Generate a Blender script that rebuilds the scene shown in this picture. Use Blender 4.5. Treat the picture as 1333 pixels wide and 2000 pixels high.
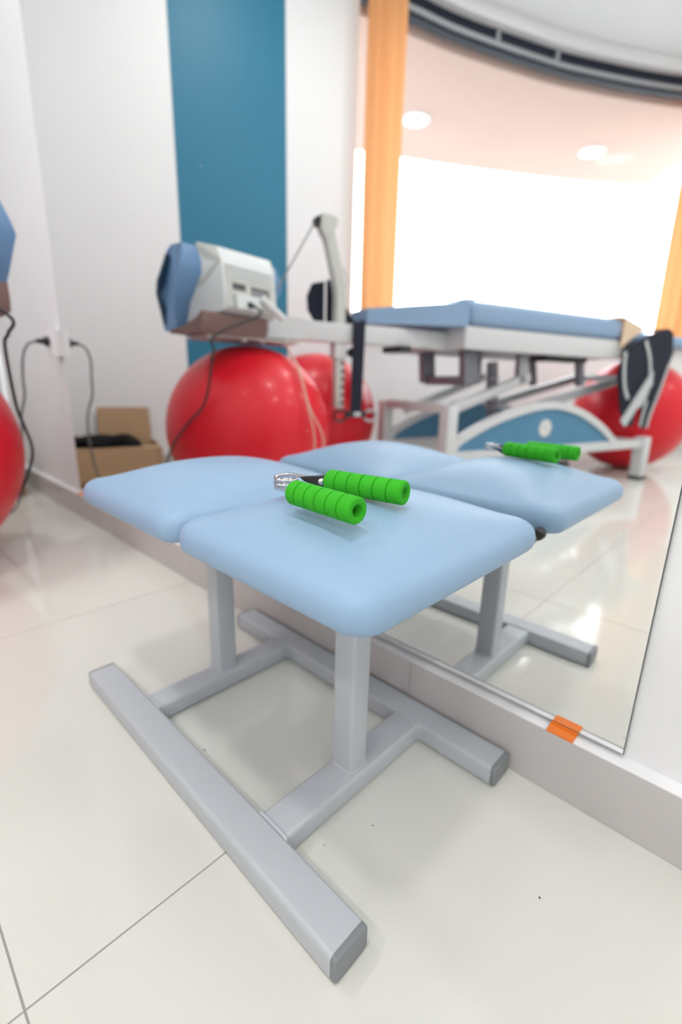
import bpy, bmesh, math, random
from mathutils import Vector, Matrix

# ------------------------------------------------------------------ reset
for o in list(bpy.data.objects):
    bpy.data.objects.remove(o, do_unlink=True)
scene = bpy.context.scene
col = scene.collection
random.seed(7)

# ------------------------------------------------------------------ camera
YAW, PITCH, ROLL = 0.7605, -0.2673, 0.0245
CAM = Vector((0.0, -0.654, 0.58))
cyw, syw, cp, sp = math.cos(YAW), math.sin(YAW), math.cos(PITCH), math.sin(PITCH)
fwd = Vector((-syw * cp, cyw * cp, sp)); rgt = Vector((cyw, syw, 0)); upv = rgt.cross(fwd)
r2 = rgt * math.cos(ROLL) + upv * math.sin(ROLL)
u2 = upv * math.cos(ROLL) - rgt * math.sin(ROLL)
cam_d = bpy.data.cameras.new('camera')
cam = bpy.data.objects.new('camera', cam_d); col.objects.link(cam)
cam.matrix_world = Matrix(((r2.x, u2.x, -fwd.x, CAM.x), (r2.y, u2.y, -fwd.y, CAM.y), (r2.z, u2.z, -fwd.z, CAM.z), (0, 0, 0, 1)))
cam_d.sensor_fit = 'VERTICAL'; cam_d.sensor_height = 36.0; cam_d.sensor_width = 24.0
cam_d.lens = 915.7 / 2000 * 36.0
cam_d.clip_start = 0.01
cam_d.dof.use_dof = True; cam_d.dof.focus_distance = 0.50; cam_d.dof.aperture_fstop = 2.2
scene.camera = cam

# ------------------------------------------------------------------ world, exposure
world = bpy.data.worlds.new('world'); scene.world = world; world.use_nodes = True
bg = world.node_tree.nodes['Background']
bg.inputs[0].default_value = (0.93, 0.97, 1.0, 1); bg.inputs[1].default_value = 3.6
scene.view_settings.view_transform = 'Standard'
scene.view_settings.look = 'None'
scene.view_settings.gamma = 1.0
scene.view_settings.use_curve_mapping = False
scene.view_settings.exposure = 0.92
LAMP_W = 6.5            # power of each ceiling downlight

# ------------------------------------------------------------------ materials
def mat(name, base, rough=0.5, metal=0.0, spec=0.5, coat=0.0, bump=None, var=None, sheen=0.0):
    m = bpy.data.materials.new(name); m.use_nodes = True
    nt = m.node_tree; b = nt.nodes['Principled BSDF']
    b.inputs['Base Color'].default_value = (*base, 1); b.inputs['Roughness'].default_value = rough
    b.inputs['Metallic'].default_value = metal; b.inputs['Specular IOR Level'].default_value = spec
    b.inputs['Coat Weight'].default_value = coat; b.inputs['Coat Roughness'].default_value = 0.08
    b.inputs['Sheen Weight'].default_value = sheen
    tc = nt.nodes.new('ShaderNodeTexCoord')
    if var:      # (scale, amount): gentle mottling of the colour
        n = nt.nodes.new('ShaderNodeTexNoise'); n.inputs['Scale'].default_value = var[0]; n.inputs['Detail'].default_value = 4
        nt.links.new(tc.outputs['Object'], n.inputs['Vector'])
        mx = nt.nodes.new('ShaderNodeMix'); mx.data_type = 'RGBA'
        a = var[1]
        mx.inputs[6].default_value = (*[max(0, c * (1 - a)) for c in base], 1)
        mx.inputs[7].default_value = (*[min(1, c * (1 + a)) for c in base], 1)
        nt.links.new(n.outputs['Fac'], mx.inputs[0]); nt.links.new(mx.outputs[2], b.inputs['Base Color'])
    if bump:     # (kind, scale, strength, distance)
        kind, sc, st, di = bump
        if kind == 'noise':
            t = nt.nodes.new('ShaderNodeTexNoise'); t.inputs['Detail'].default_value = 6; o = t.outputs['Fac']
        elif kind == 'wave':
            t = nt.nodes.new('ShaderNodeTexWave'); o = t.outputs['Fac']
        else:
            t = nt.nodes.new('ShaderNodeTexVoronoi'); o = t.outputs['Distance']
        t.inputs['Scale'].default_value = sc
        nt.links.new(tc.outputs['Object'], t.inputs['Vector'])
        bp = nt.nodes.new('ShaderNodeBump'); bp.inputs['Strength'].default_value = st; bp.inputs['Distance'].default_value = di
        nt.links.new(o, bp.inputs['Height']); nt.links.new(bp.outputs['Normal'], b.inputs['Normal'])
    return m

M = {}
M['wall'] = mat('white_wall_paint', (0.82, 0.825, 0.83), 0.55, var=(3, 0.015), bump=('noise', 220, 0.05, 0.001))
M['ceiling'] = mat('ceiling_paint', (0.80, 0.81, 0.82), 0.7, var=(3, 0.015))
M['teal'] = mat('teal_wall_paint', (0.014, 0.172, 0.285), 0.5, var=(3, 0.04), bump=('noise', 220, 0.05, 0.001))
M['tile'] = mat('cream_porcelain_tile', (0.715, 0.715, 0.665), 0.09, spec=0.5, var=(2.5, 0.03))
M['grout'] = mat('grey_grout', (0.36, 0.34, 0.32), 0.8)
M['skirt'] = mat('skirting_tile', (0.56, 0.54, 0.53), 0.25, var=(4, 0.03))
M['whitetrim'] = mat('white_trim', (0.86, 0.86, 0.87), 0.35, var=(5, 0.01))
M['paintmetal'] = mat('pale_grey_painted_steel', (0.50, 0.535, 0.57), 0.38, spec=0.5, var=(30, 0.02), bump=('noise', 500, 0.06, 0.0005))
M['tablemetal'] = mat('off_white_painted_steel', (0.64, 0.645, 0.66), 0.35, var=(20, 0.02))
M['darkmetal'] = mat('dark_grey_steel', (0.22, 0.22, 0.26), 0.4, metal=0.3, var=(20, 0.05))  # dark grey steel of the brackets, bed underside and lift motor
M['capgrey'] = mat('grey_plastic_cap', (0.22, 0.235, 0.25), 0.45, var=(40, 0.04))
M['vinyl'] = mat('light_blue_vinyl', (0.275, 0.42, 0.595), 0.42, spec=0.4, var=(14, 0.02), bump=('voronoi', 620, 0.16, 0.0008))
M['vinylt'] = mat('blue_vinyl_table', (0.25, 0.37, 0.55), 0.42, var=(14, 0.02))
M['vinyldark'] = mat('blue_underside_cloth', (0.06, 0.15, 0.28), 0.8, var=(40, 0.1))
M['green'] = mat('green_foam', (0.035, 0.42, 0.012), 0.75, spec=0.3, var=(150, 0.12), bump=('noise', 900, 0.35, 0.0006))
M['greengroove'] = mat('green_foam_groove', (0.02, 0.30, 0.012), 0.85, var=(150, 0.1))
M['chrome'] = mat('chrome', (0.60, 0.60, 0.62), 0.08, metal=1.0, var=(50, 0.02))
M['black'] = mat('black_plastic', (0.012, 0.012, 0.014), 0.4, var=(40, 0.1))
M['blacksteel'] = mat('black_steel', (0.02, 0.022, 0.022), 0.25, metal=0.4, var=(40, 0.1))
M['red'] = mat('glossy_red_rubber', (0.72, 0.006, 0.020), 0.36, spec=0.4, coat=0.08, var=(6, 0.05))
M['navy'] = mat('navy_webbing', (0.008, 0.011, 0.026), 0.85, var=(60, 0.2), bump=('wave', 300, 0.2, 0.0008))
M['webwhite'] = mat('pale_grey_webbing', (0.52, 0.54, 0.56), 0.8, var=(60, 0.08))
M['panelblue'] = mat('blue_brushed_panel', (0.07, 0.22, 0.37), 0.35, var=(8, 0.10))
M['consolewhite'] = mat('console_white_plastic', (0.70, 0.73, 0.74), 0.4, var=(10, 0.02))
M['consolegrey'] = mat('console_warm_grey_plastic', (0.57, 0.57, 0.54), 0.45, var=(10, 0.02))
M['consoleblue'] = mat('console_blue_plastic', (0.16, 0.30, 0.53), 0.4, var=(10, 0.03))
M['conbase'] = mat('taupe_plastic_base', (0.20, 0.115, 0.105), 0.5, var=(20, 0.06))
M['conslot'] = mat('connector_dark_plastic', (0.07, 0.075, 0.08), 0.5, var=(60, 0.1))
M['screen'] = mat('dark_display', (0.015, 0.05, 0.10), 0.12, var=(10, 0.05))
M['cardboard'] = mat('cardboard', (0.46, 0.30, 0.17), 0.85, var=(12, 0.07), bump=('wave', 90, 0.08, 0.001))
M['bagblack'] = mat('black_nylon', (0.005, 0.005, 0.006), 0.75, spec=0.15, var=(30, 0.2), bump=('noise', 60, 0.3, 0.003))
M['paper'] = mat('paper', (0.72, 0.70, 0.67), 0.8, var=(10, 0.03))
M['beige'] = mat('beige_towel', (0.70, 0.52, 0.36), 0.9, sheen=0.3, var=(40, 0.06), bump=('noise', 300, 0.4, 0.002))
M['orange'] = mat('orange_plastic', (0.86, 0.20, 0.012), 0.4, var=(30, 0.04))
M['cordblack'] = mat('black_cord', (0.015, 0.015, 0.017), 0.5, var=(40, 0.1))
M['cordgrey'] = mat('grey_cord', (0.16, 0.16, 0.16), 0.5, var=(40, 0.1))
M['cordbeige'] = mat('beige_cord', (0.62, 0.42, 0.33), 0.7, var=(40, 0.05))
M['soffit'] = mat('peach_soffit_render', (0.73, 0.53, 0.46), 0.8, var=(1.2, 0.06), bump=('noise', 40, 0.1, 0.003))
M['pavement'] = mat('grey_pavement', (0.24, 0.235, 0.23), 0.8, var=(2, 0.06))
M['framedark'] = mat('dark_anodised_frame', (0.012, 0.018, 0.035), 0.3, metal=0.3, var=(20, 0.1))
M['framegrey'] = mat('grey_aluminium', (0.40, 0.41, 0.43), 0.35, metal=0.4, var=(20, 0.04))
M['speck'] = mat('dirt_crumb', (0.02, 0.018, 0.015), 0.9, var=(100, 0.3))

def mirror_mat():
    m = bpy.data.materials.new('silvered_mirror'); m.use_nodes = True
    nt = m.node_tree; b = nt.nodes['Principled BSDF']
    b.inputs['Base Color'].default_value = (0.93, 0.945, 0.94, 1); b.inputs['Metallic'].default_value = 1.0
    b.inputs['Roughness'].default_value = 0.0
    # sparse dust specks lying on the glass
    tc = nt.nodes.new('ShaderNodeTexCoord'); v = nt.nodes.new('ShaderNodeTexVoronoi'); v.inputs['Scale'].default_value = 17
    mp = nt.nodes.new('ShaderNodeMapping'); mp.inputs['Scale'].default_value = (1, 0.0, 1)
    nt.links.new(tc.outputs['Object'], mp.inputs[0]); nt.links.new(mp.outputs[0], v.inputs['Vector'])
    lt = nt.nodes.new('ShaderNodeMath'); lt.operation = 'LESS_THAN'; lt.inputs[1].default_value = 0.028
    nt.links.new(v.outputs['Distance'], lt.inputs[0])
    sep = nt.nodes.new('ShaderNodeSeparateColor'); nt.links.new(v.outputs['Color'], sep.inputs[0])
    gt = nt.nodes.new('ShaderNodeMath'); gt.operation = 'GREATER_THAN'; gt.inputs[1].default_value = 0.80
    nt.links.new(sep.outputs[0], gt.inputs[0])
    mu = nt.nodes.new('ShaderNodeMath'); mu.operation = 'MULTIPLY'
    nt.links.new(lt.outputs[0], mu.inputs[0]); nt.links.new(gt.outputs[0], mu.inputs[1])
    m2 = nt.nodes.new('ShaderNodeMath'); m2.operation = 'MULTIPLY'; m2.inputs[1].default_value = 0.55
    nt.links.new(mu.outputs[0], m2.inputs[0])
    d = nt.nodes.new('ShaderNodeBsdfDiffuse'); d.inputs[0].default_value = (0.95, 0.95, 0.97, 1)
    mx = nt.nodes.new('ShaderNodeMixShader'); out = nt.nodes['Material Output']
    nt.links.new(m2.outputs[0], mx.inputs[0]); nt.links.new(b.outputs[0], mx.inputs[1]); nt.links.new(d.outputs[0], mx.inputs[2])
    nt.links.new(mx.outputs[0], out.inputs['Surface'])
    return m
M['mirror'] = mirror_mat()
M['mirroredge'] = mat('mirror_cut_edge', (0.10, 0.12, 0.12), 0.3, var=(40, 0.05))

def glass_mat():
    m = bpy.data.materials.new('window_glass'); m.use_nodes = True
    nt = m.node_tree; nt.nodes.remove(nt.nodes['Principled BSDF'])
    t = nt.nodes.new('ShaderNodeBsdfTransparent'); t.inputs[0].default_value = (0.97, 0.98, 0.98, 1)
    g = nt.nodes.new('ShaderNodeBsdfGlossy'); g.inputs['Roughness'].default_value = 0.02
    mx = nt.nodes.new('ShaderNodeMixShader'); mx.inputs[0].default_value = 0.003
    nt.links.new(t.outputs[0], mx.inputs[1]); nt.links.new(g.outputs[0], mx.inputs[2])
    nt.links.new(mx.outputs[0], nt.nodes['Material Output'].inputs['Surface'])
    return m
M['glass'] = glass_mat()

def curtain_mat():
    m = bpy.data.materials.new('orange_curtain_cloth'); m.use_nodes = True
    nt = m.node_tree; nt.nodes.remove(nt.nodes['Principled BSDF'])
    d = nt.nodes.new('ShaderNodeBsdfDiffuse'); d.inputs[0].default_value = (0.78, 0.47, 0.24, 1)
    t = nt.nodes.new('ShaderNodeBsdfTranslucent'); t.inputs[0].default_value = (0.90, 0.58, 0.30, 1)
    tc = nt.nodes.new('ShaderNodeTexCoord'); w = nt.nodes.new('ShaderNodeTexNoise'); w.inputs['Scale'].default_value = 400
    bp = nt.nodes.new('ShaderNodeBump'); bp.inputs['Strength'].default_value = 0.2; bp.inputs['Distance'].default_value = 0.001
    nt.links.new(tc.outputs['Object'], w.inputs['Vector']); nt.links.new(w.outputs['Fac'], bp.inputs['Height'])
    nt.links.new(bp.outputs[0], d.inputs['Normal'])
    mx = nt.nodes.new('ShaderNodeMixShader'); mx.inputs[0].default_value = 0.45
    nt.links.new(d.outputs[0], mx.inputs[1]); nt.links.new(t.outputs[0], mx.inputs[2])
    nt.links.new(mx.outputs[0], nt.nodes['Material Output'].inputs['Surface'])
    return m
M['curtain'] = curtain_mat()

def lamp_mat():
    m = bpy.data.materials.new('lamp_diffuser'); m.use_nodes = True
    nt = m.node_tree; nt.nodes.remove(nt.nodes['Principled BSDF'])
    e = nt.nodes.new('ShaderNodeEmission'); e.inputs[0].default_value = (1, 0.98, 0.95, 1); e.inputs[1].default_value = 9
    nt.links.new(e.outputs[0], nt.nodes['Material Output'].inputs['Surface'])
    return m
M['lamp'] = lamp_mat()

# ------------------------------------------------------------------ helpers
def world_mat(o):
    m = o.matrix_basis.copy()
    while o.parent:
        o = o.parent; m = o.matrix_basis @ m
    return m

def obj(name, bm, m, parent=None, smooth=False, world=False, bevel=0.0, seg=2):
    """link bm as ONE mesh object; world=True: vertices given in world space"""
    if bevel > 0:
        es = [e for e in bm.edges if len(e.link_faces) == 2 and e.calc_face_angle(0) > 0.6]
        bmesh.ops.bevel(bm, geom=es, offset=bevel, segments=seg, affect='EDGES', profile=0.5, clamp_overlap=True)
    bmesh.ops.recalc_face_normals(bm, faces=bm.faces)
    if world and parent:
        bmesh.ops.transform(bm, matrix=world_mat(parent).inverted(), verts=bm.verts)
    me = bpy.data.meshes.new(name); bm.to_mesh(me); bm.free()
    me.materials.append(M[m])
    if smooth or bevel > 0:
        for p in me.polygons: p.use_smooth = True
        try: me.set_sharp_from_angle(angle=math.radians(60 if smooth else 35))
        except Exception: pass
    o = bpy.data.objects.new(name, me); col.objects.link(o)
    if parent: o.parent = parent
    return o

def tag(o, label=None, cat=None, group=None, kind=None):
    if label: o['label'] = label
    if cat: o['category'] = cat
    if group: o['group'] = group
    if kind: o['kind'] = kind
    return o

def thing(name, label, cat, loc=(0, 0, 0), rz=0.0, group=None):
    o = bpy.data.objects.new(name, None); col.objects.link(o)
    o.empty_display_size = 0.05
    o.location = loc; o.rotation_euler = (0, 0, rz)
    o.matrix_basis = Matrix.Translation(loc) @ Matrix.Rotation(rz, 4, 'Z')
    return tag(o, label, cat, group)

def BM(): return bmesh.new()

def box(bm, lo, hi, mx=None):
    xs, ys, zs = (lo[0], hi[0]), (lo[1], hi[1]), (lo[2], hi[2])
    v = [bm.verts.new((x, y, z)) for x in xs for y in ys for z in zs]
    for f in ((0, 1, 3, 2), (4, 6, 7, 5), (0, 4, 5, 1), (2, 3, 7, 6), (0, 2, 6, 4), (1, 5, 7, 3)):
        bm.faces.new([v[i] for i in f])
    if mx: bmesh.ops.transform(bm, matrix=mx, verts=v)
    return bm

def bar(bm, a, b, w, h, up=(0, 0, 1)):
    """rectangular bar from a to b: w across, h along up"""
    a, b = Vector(a), Vector(b); d = (b - a); L = d.length; d.normalize()
    s = d.cross(Vector(up)).normalized(); t = s.cross(d)
    mx = Matrix(((d.x, s.x, t.x, a.x), (d.y, s.y, t.y, a.y), (d.z, s.z, t.z, a.z), (0, 0, 0, 1)))
    return box(bm, (0, -w / 2, -h / 2), (L, w / 2, h / 2), mx)

def tube(bm, pts, r, n=10, closed=False, cap=True, prof=None):
    """sweep a circle (or the 2D profile prof) along pts"""
    pts = [Vector(p) for p in pts]; N = len(pts); rings = []
    prof = prof or [(r * math.cos(2 * math.pi * i / n), r * math.sin(2 * math.pi * i / n)) for i in range(n)]
    prev = None
    for i, p in enumerate(pts):
        if closed: t = pts[(i + 1) % N] - pts[i - 1]
        else: t = pts[min(i + 1, N - 1)] - pts[max(i - 1, 0)]
        t.normalize()
        if prev is None:
            ref = Vector((0, 0, 1)) if abs(t.z) < 0.9 else Vector((1, 0, 0))
            s = t.cross(ref).normalized()
        else:
            s = (prev - t * prev.dot(t)).normalized()
        prev = s; q = s.cross(t)
        rings.append([bm.verts.new(p + s * a + q * b) for a, b in prof])
    k = len(prof)
    for i in range(N if closed else N - 1):
        A, B = rings[i], rings[(i + 1) % N]
        for j in range(k): bm.faces.new((A[j], A[(j + 1) % k], B[(j + 1) % k], B[j]))
    if cap and not closed:
        bm.faces.new(rings[0][::-1]); bm.faces.new(rings[-1])
    return bm

def smoothpts(pts, n=8):
    """Catmull-Rom through pts"""
    P = [Vector(p) for p in pts]; P = [P[0] * 2 - P[1]] + P + [P[-1] * 2 - P[-2]]; out = []
    for i in range(1, len(P) - 2):
        for k in range(n):
            t = k / n
            out.append(0.5 * ((2 * P[i]) + (P[i + 1] - P[i - 1]) * t + (2 * P[i - 1] - 5 * P[i] + 4 * P[i + 1] - P[i + 2]) * t * t
                              + (3 * P[i] - P[i - 1] - 3 * P[i + 1] + P[i + 2]) * t ** 3))
    out.append(P[-2]); return out

def lathe(bm, prof, mx=None, n=24, closed=False):
    """revolve (r, z) profile about z"""
    rings = []; vs = []
    for r, z in prof:
        if r < 1e-6: ring = [bm.verts.new((0, 0, z))]
        else: ring = [bm.verts.new((r * math.cos(2 * math.pi * i / n), r * math.sin(2 * math.pi * i / n), z)) for i in range(n)]
        rings.append(ring); vs += ring
    prs = list(zip(rings, rings[1:])) + ([(rings[-1], rings[0])] if closed else [])
    for A, B in prs:
        for j in range(n):
            k = (j + 1) % n
            if len(A) == 1 and len(B) > 1: bm.faces.new((A[0], B[j], B[k]))
            elif len(B) == 1 and len(A) > 1: bm.faces.new((A[j], A[k], B[0]))
            elif len(A) > 1: bm.faces.new((A[j], A[k], B[k], B[j]))
    if mx: bmesh.ops.transform(bm, matrix=mx, verts=vs)
    return bm

def prism(bm, poly, d0, d1, axes):
    """extrude 2D poly: axes = (ex, ey, ed) vectors"""
    ex, ey, ed = [Vector(a) for a in axes]
    A = [bm.verts.new(ex * x + ey * y + ed * d0) for x, y in poly]
    B = [bm.verts.new(ex * x + ey * y + ed * d1) for x, y in poly]
    n = len(poly)
    for i in range(n): bm.faces.new((A[i], A[(i + 1) % n], B[(i + 1) % n], B[i]))
    bm.faces.new(A[::-1]); bm.faces.new(B)
    return bm

def axis_mx(p, d):
    d = Vector(d).normalized(); q = d.to_track_quat('Z', 'Y')
    return Matrix.Translation(Vector(p)) @ q.to_matrix().to_4x4()

# ------------------------------------------------------------------ the room's plan
# mirror wall lies along y = 0 (room at y < 0); the left wall runs off obliquely and bends round the window
WPTS = [(-3.3, 0.0), (-2.86, -1.17), (-2.42, -2.34), (-2.26, -2.81), (-1.98, -3.43), (-1.75, -3.86), (-1.25, -4.60), (-0.62, -5.30), (0.2, -5.95)]
WALL = [p.to_2d() for p in smoothpts([(x, y, 0) for x, y in WPTS], 6)]
WLEN = [0.0]
for a, b in zip(WALL, WALL[1:]): WLEN.append(WLEN[-1] + (b - a).length)
def wall_at(s):
    s = max(0.0, min(s, WLEN[-1]))
    for i in range(len(WLEN) - 1):
        if s <= WLEN[i + 1] + 1e-9:
            t = (s - WLEN[i]) / (WLEN[i + 1] - WLEN[i]); p = WALL[i].lerp(WALL[i + 1], t)
            d = (WALL[i + 1] - WALL[i]).normalized(); return p, Vector((-d.y, d.x))   # normal points into the room
def s_of_y(y):
    for i in range(len(WALL) - 1):
        if WALL[i].y >= y >= WALL[i + 1].y:
            return WLEN[i] + (WLEN[i + 1] - WLEN[i]) * (WALL[i].y - y) / (WALL[i].y - WALL[i + 1].y)
def wall_strip(bm, s0, s1, z0, z1, n0, n1, step=0.12):
    """solid band that follows the left wall; n0..n1 = distance into the room"""
    k = max(2, int((s1 - s0) / step) + 1); rows = []
    for i in range(k + 1):
        p, n = wall_at(s0 + (s1 - s0) * i / k)
        a, b = p + n * n0, p + n * n1
        rows.append([bm.verts.new((a.x, a.y, z0)), bm.verts.new((a.x, a.y, z1)), bm.verts.new((b.x, b.y, z1)), bm.verts.new((b.x, b.y, z0))])
    for A, B in zip(rows, rows[1:]):
        for j in range(4): bm.faces.new((A[j], A[(j + 1) % 4], B[(j + 1) % 4], B[j]))
    bm.faces.new(rows[0]); bm.faces.new(rows[-1][::-1])
    return bm
CEIL = 3.17
XR, YB = 3.0, -5.95
SILL = 0.95
S_W0, S_W1 = s_of_y(-2.06), s_of_y(-4.98)

# floor: grout bed with each porcelain tile on it
TX0, TY0, TP_ = -0.4166, -0.634, 0.797
poly = [(p.x, p.y) for p in WALL] + [(XR, YB), (XR, 0.0)]
bm = BM(); prism(bm, poly, -0.10, -0.0006, ((1, 0, 0), (0, 1, 0), (0, 0, 1)))
bmesh.ops.triangulate(bm, faces=[f for f in bm.faces if len(f.verts) > 4])
floor = tag(obj('floor', bm, 'grout'), 'glossy floor of large cream tiles with thin grey joints', kind='structure')
half = [(Vector(a), Vector(b)) for a, b in zip(poly, poly[1:] + poly[:1])]
full_mesh = None
for i in range(-4, 6):
    for j in range(-1, 8):
        x0, y1 = TX0 + i * TP_, TY0 - (j) * TP_ + TP_
        x1, y0 = x0 + TP_, y1 - TP_
        g = 0.0011
        corners = [(x0, y0), (x1, y0), (x1, y1), (x0, y1)]
        def side(p, h):
            e = h[1] - h[0]; return e.x * (p[1] - h[0].y) - e.y * (p[0] - h[0].x)
        ins = [all(side(c, h) > -1e-9 for h in half) for c in corners]
        if all(ins) and full_mesh:
            o = bpy.data.objects.new('floor_tile', full_mesh); col.objects.link(o); o.parent = floor
            o.location = (x0, y0, 0); continue
        bm = BM(); box(bm, (g, g, -0.0006), (TP_ - g, TP_ - g, 0.0))
        if not all(ins):
            for h in half:
                e = (h[1] - h[0]).normalized(); nrm = Vector((e.y, -e.x, 0))     # outward
                co = Vector((h[0].x - x0, h[0].y - y0, 0)) - nrm * 0.001
                r = bmesh.ops.bisect_plane(bm, geom=bm.verts[:] + bm.edges[:] + bm.faces[:], plane_co=co, plane_no=nrm, clear_outer=True)
                ed = [x for x in r['geom_cut'] if isinstance(x, bmesh.types.BMEdge)]
                if ed: bmesh.ops.edgeloop_fill(bm, edges=ed)
                if not bm.faces: break
            if len(bm.faces) < 5: bm.free(); continue
        o = obj('floor_tile', bm, 'tile', floor); o.location = (x0, y0, 0)
        if all(ins): full_mesh = o.data
# a few crumbs of dirt
bm = BM()
for x, y, r in ((-0.308, -0.252, 0.0011), (-0.108, -0.184, 0.0012), (-0.589, -0.343, 0.0014), (-0.335, -0.318, 0.0008)):
    lathe(bm, [(0, 0), (r, r * 0.4), (r * 0.6, r), (0, r * 1.1)], Matrix.Translation((x, y, 0)), 7)
tag(obj('floor_crumbs', bm, 'speck', floor), 'dark crumbs of dirt scattered over the tiles', kind='stuff')

# walls and ceiling
bm = BM(); box(bm, (-3.42, 0.006, 0), (XR + 0.12, 0.14, CEIL))
tag(obj('wall_front', bm, 'wall'), 'white wall that carries the large mirror', kind='structure')
bm = BM(); box(bm, (XR, YB - 0.12, 0), (XR + 0.12, 0.006, CEIL)); tag(obj('wall_right', bm, 'wall'), 'plain white side wall out of view', kind='structure')
bm = BM(); box(bm, (0.2, YB - 0.12, 0), (XR, YB, CEIL)); tag(obj('wall_back', bm, 'wall'), 'plain white wall at the back of the room', kind='structure')
bm = BM()
wall_strip(bm, 0.0, S_W0, 0, CEIL, -0.12, 0.0)
wall_strip(bm, S_W0, S_W1, 0, SILL, -0.12, 0.0)
wall_strip(bm, S_W1, WLEN[-1], 0, CEIL, -0.12, 0.0)
wl = tag(obj('wall_left', bm, 'wall'), 'white oblique wall with a teal stripe, curving round the window', kind='structure')
bm = BM(); wall_strip(bm, s_of_y(-0.955), s_of_y(-1.595), 0.0, CEIL, 0.0, 0.0015)
tag(obj('painted_stripe', bm, 'teal', wl), 'wide teal painted stripe')
cpoly = [(p.x, p.y) for p in WALL] + [(XR, YB), (XR, 0.0)]
bm = BM(); prism(bm, cpoly, CEIL, CEIL + 0.12, ((1, 0, 0), (0, 1, 0), (0, 0, 1)))
tag(obj('ceiling', bm, 'ceiling'), 'plain white ceiling', kind='structure')

# skirting: separate tiles with hairline joints
bm = BM(); box(bm, (-3.28, -0.0205, 0.001), (XR, 0.006, 0.0965))
sk = tag(obj('baseboard_front', bm, 'whitetrim'), 'grey tiled skirting below the mirror with a white top ledge', kind='structure')
xs = [-3.28] + [TX0 + TP_ * k for k in range(-3, 5)] + [XR]
xs = sorted(x for x in set(xs) if -3.28 <= x <= XR)
for a, b in zip(xs, xs[1:]):
    bm = BM(); box(bm, (a + 0.0007, -0.0226, 0.0006), (b - 0.0007, -0.0203, 0.0975))
    obj('skirting_tile', bm, 'skirt', sk, bevel=0.0006, seg=1)
bm = BM(); wall_strip(bm, 0.02, WLEN[-1], 0.0006, 0.0975, 0.0, 0.02)
tag(obj('baseboard_left', bm, 'skirt'), 'grey tiled skirting along the oblique wall', kind='structure')

# ------------------------------------------------------------------ window, curtains and outside
win = bpy.data.objects.new('window_1', None); col.objects.link(win)
tag(win, 'wide curved window with a dark header and grey rail', kind='structure')
bm = BM(); wall_strip(bm, S_W0, S_W1, 3.085, CEIL - 0.0005, -0.10, 0.05); obj('header_cornice', bm, 'whitetrim', win)
bm = BM(); wall_strip(bm, S_W0, S_W1, 3.010, 3.085, -0.10, -0.02); obj('dark_header', bm, 'framedark', win)
bm = BM(); wall_strip(bm, S_W0, S_W1, 2.980, 3.010, -0.09, 0.0); obj('grey_rail', bm, 'framegrey', win)
bm = BM(); wall_strip(bm, S_W0, S_W1, 2.960, 2.980, -0.08, -0.02); obj('dark_gasket', bm, 'framedark', win)
for y in (-3.12, -3.62):
    p, n = wall_at(s_of_y(y)); t = Vector((n.y, -n.x)); bm = BM()
    a = p + n * -0.03; b_ = p + n * 0.0
    bar(bm, (a.x, a.y, 3.047), (b_.x, b_.y, 3.047), 0.03, 0.08); obj('rail_bracket', bm, 'framegrey', win)
bm = BM(); wall_strip(bm, S_W0, S_W1, SILL, SILL + 0.03, -0.12, 0.05); obj('window_sill', bm, 'whitetrim', win, bevel=0.004)
bm = BM(); wall_strip(bm, S_W0, S_W1, SILL + 0.03, SILL + 0.07, -0.085, -0.04); obj('bottom_frame', bm, 'framegrey', win)
NP = 4
for k in range(NP):
    s0 = S_W0 + (S_W1 - S_W0) * k / NP; s1 = S_W0 + (S_W1 - S_W0) * (k + 1) / NP
    bm = BM(); wall_strip(bm, s0 + 0.003, s1 - 0.003, SILL + 0.07, 2.960, -0.062, -0.056); obj('window_pane', bm, 'glass', win)

def curtain(s0, s1, label):
    bm = BM(); n = 90; rows = []
    for i in range(n + 1):
        t = i / n; p, nn = wall_at(s0 + (s1 - s0) * t)
        off = 0.095 + 0.022 * math.sin(t * (s1 - s0) / 0.12 * 2 * math.pi) + 0.006 * math.sin(t * 17)
        q = p + nn * off
        rows.append([bm.verts.new((q.x + 0.008 * math.sin(i * 0.9 + z * 2) * (CEIL - z) / 3, q.y, z)) for z in (0.99, 1.4, 1.9, 2.4, 3.075)])
    for A, B in zip(rows, rows[1:]):
        for j in range(4): bm.faces.new((A[j], A[j + 1], B[j + 1], B[j]))
    bmesh.ops.solidify(bm, geom=bm.faces[:], thickness=0.0015)
    root = thing('curtain', label, 'curtain', (*wall_at((s0 + s1) / 2)[0], 0), 0, 'orange window curtains')
    obj('cloth', bm, 'curtain', root, smooth=True, world=True)
    bm = BM(); wall_strip(bm, s0, s1, 3.073, 3.085, 0.07, 0.12); obj('track', bm, 'whitetrim', root, world=True)
curtain(s_of_y(-2.07), s_of_y(-2.335), 'narrow orange curtain at the window end beside the white wall, seen in the mirror')
curtain(s_of_y(-4.66), s_of_y(-5.12), 'orange curtain at the far window end on the right, seen in the mirror')

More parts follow.
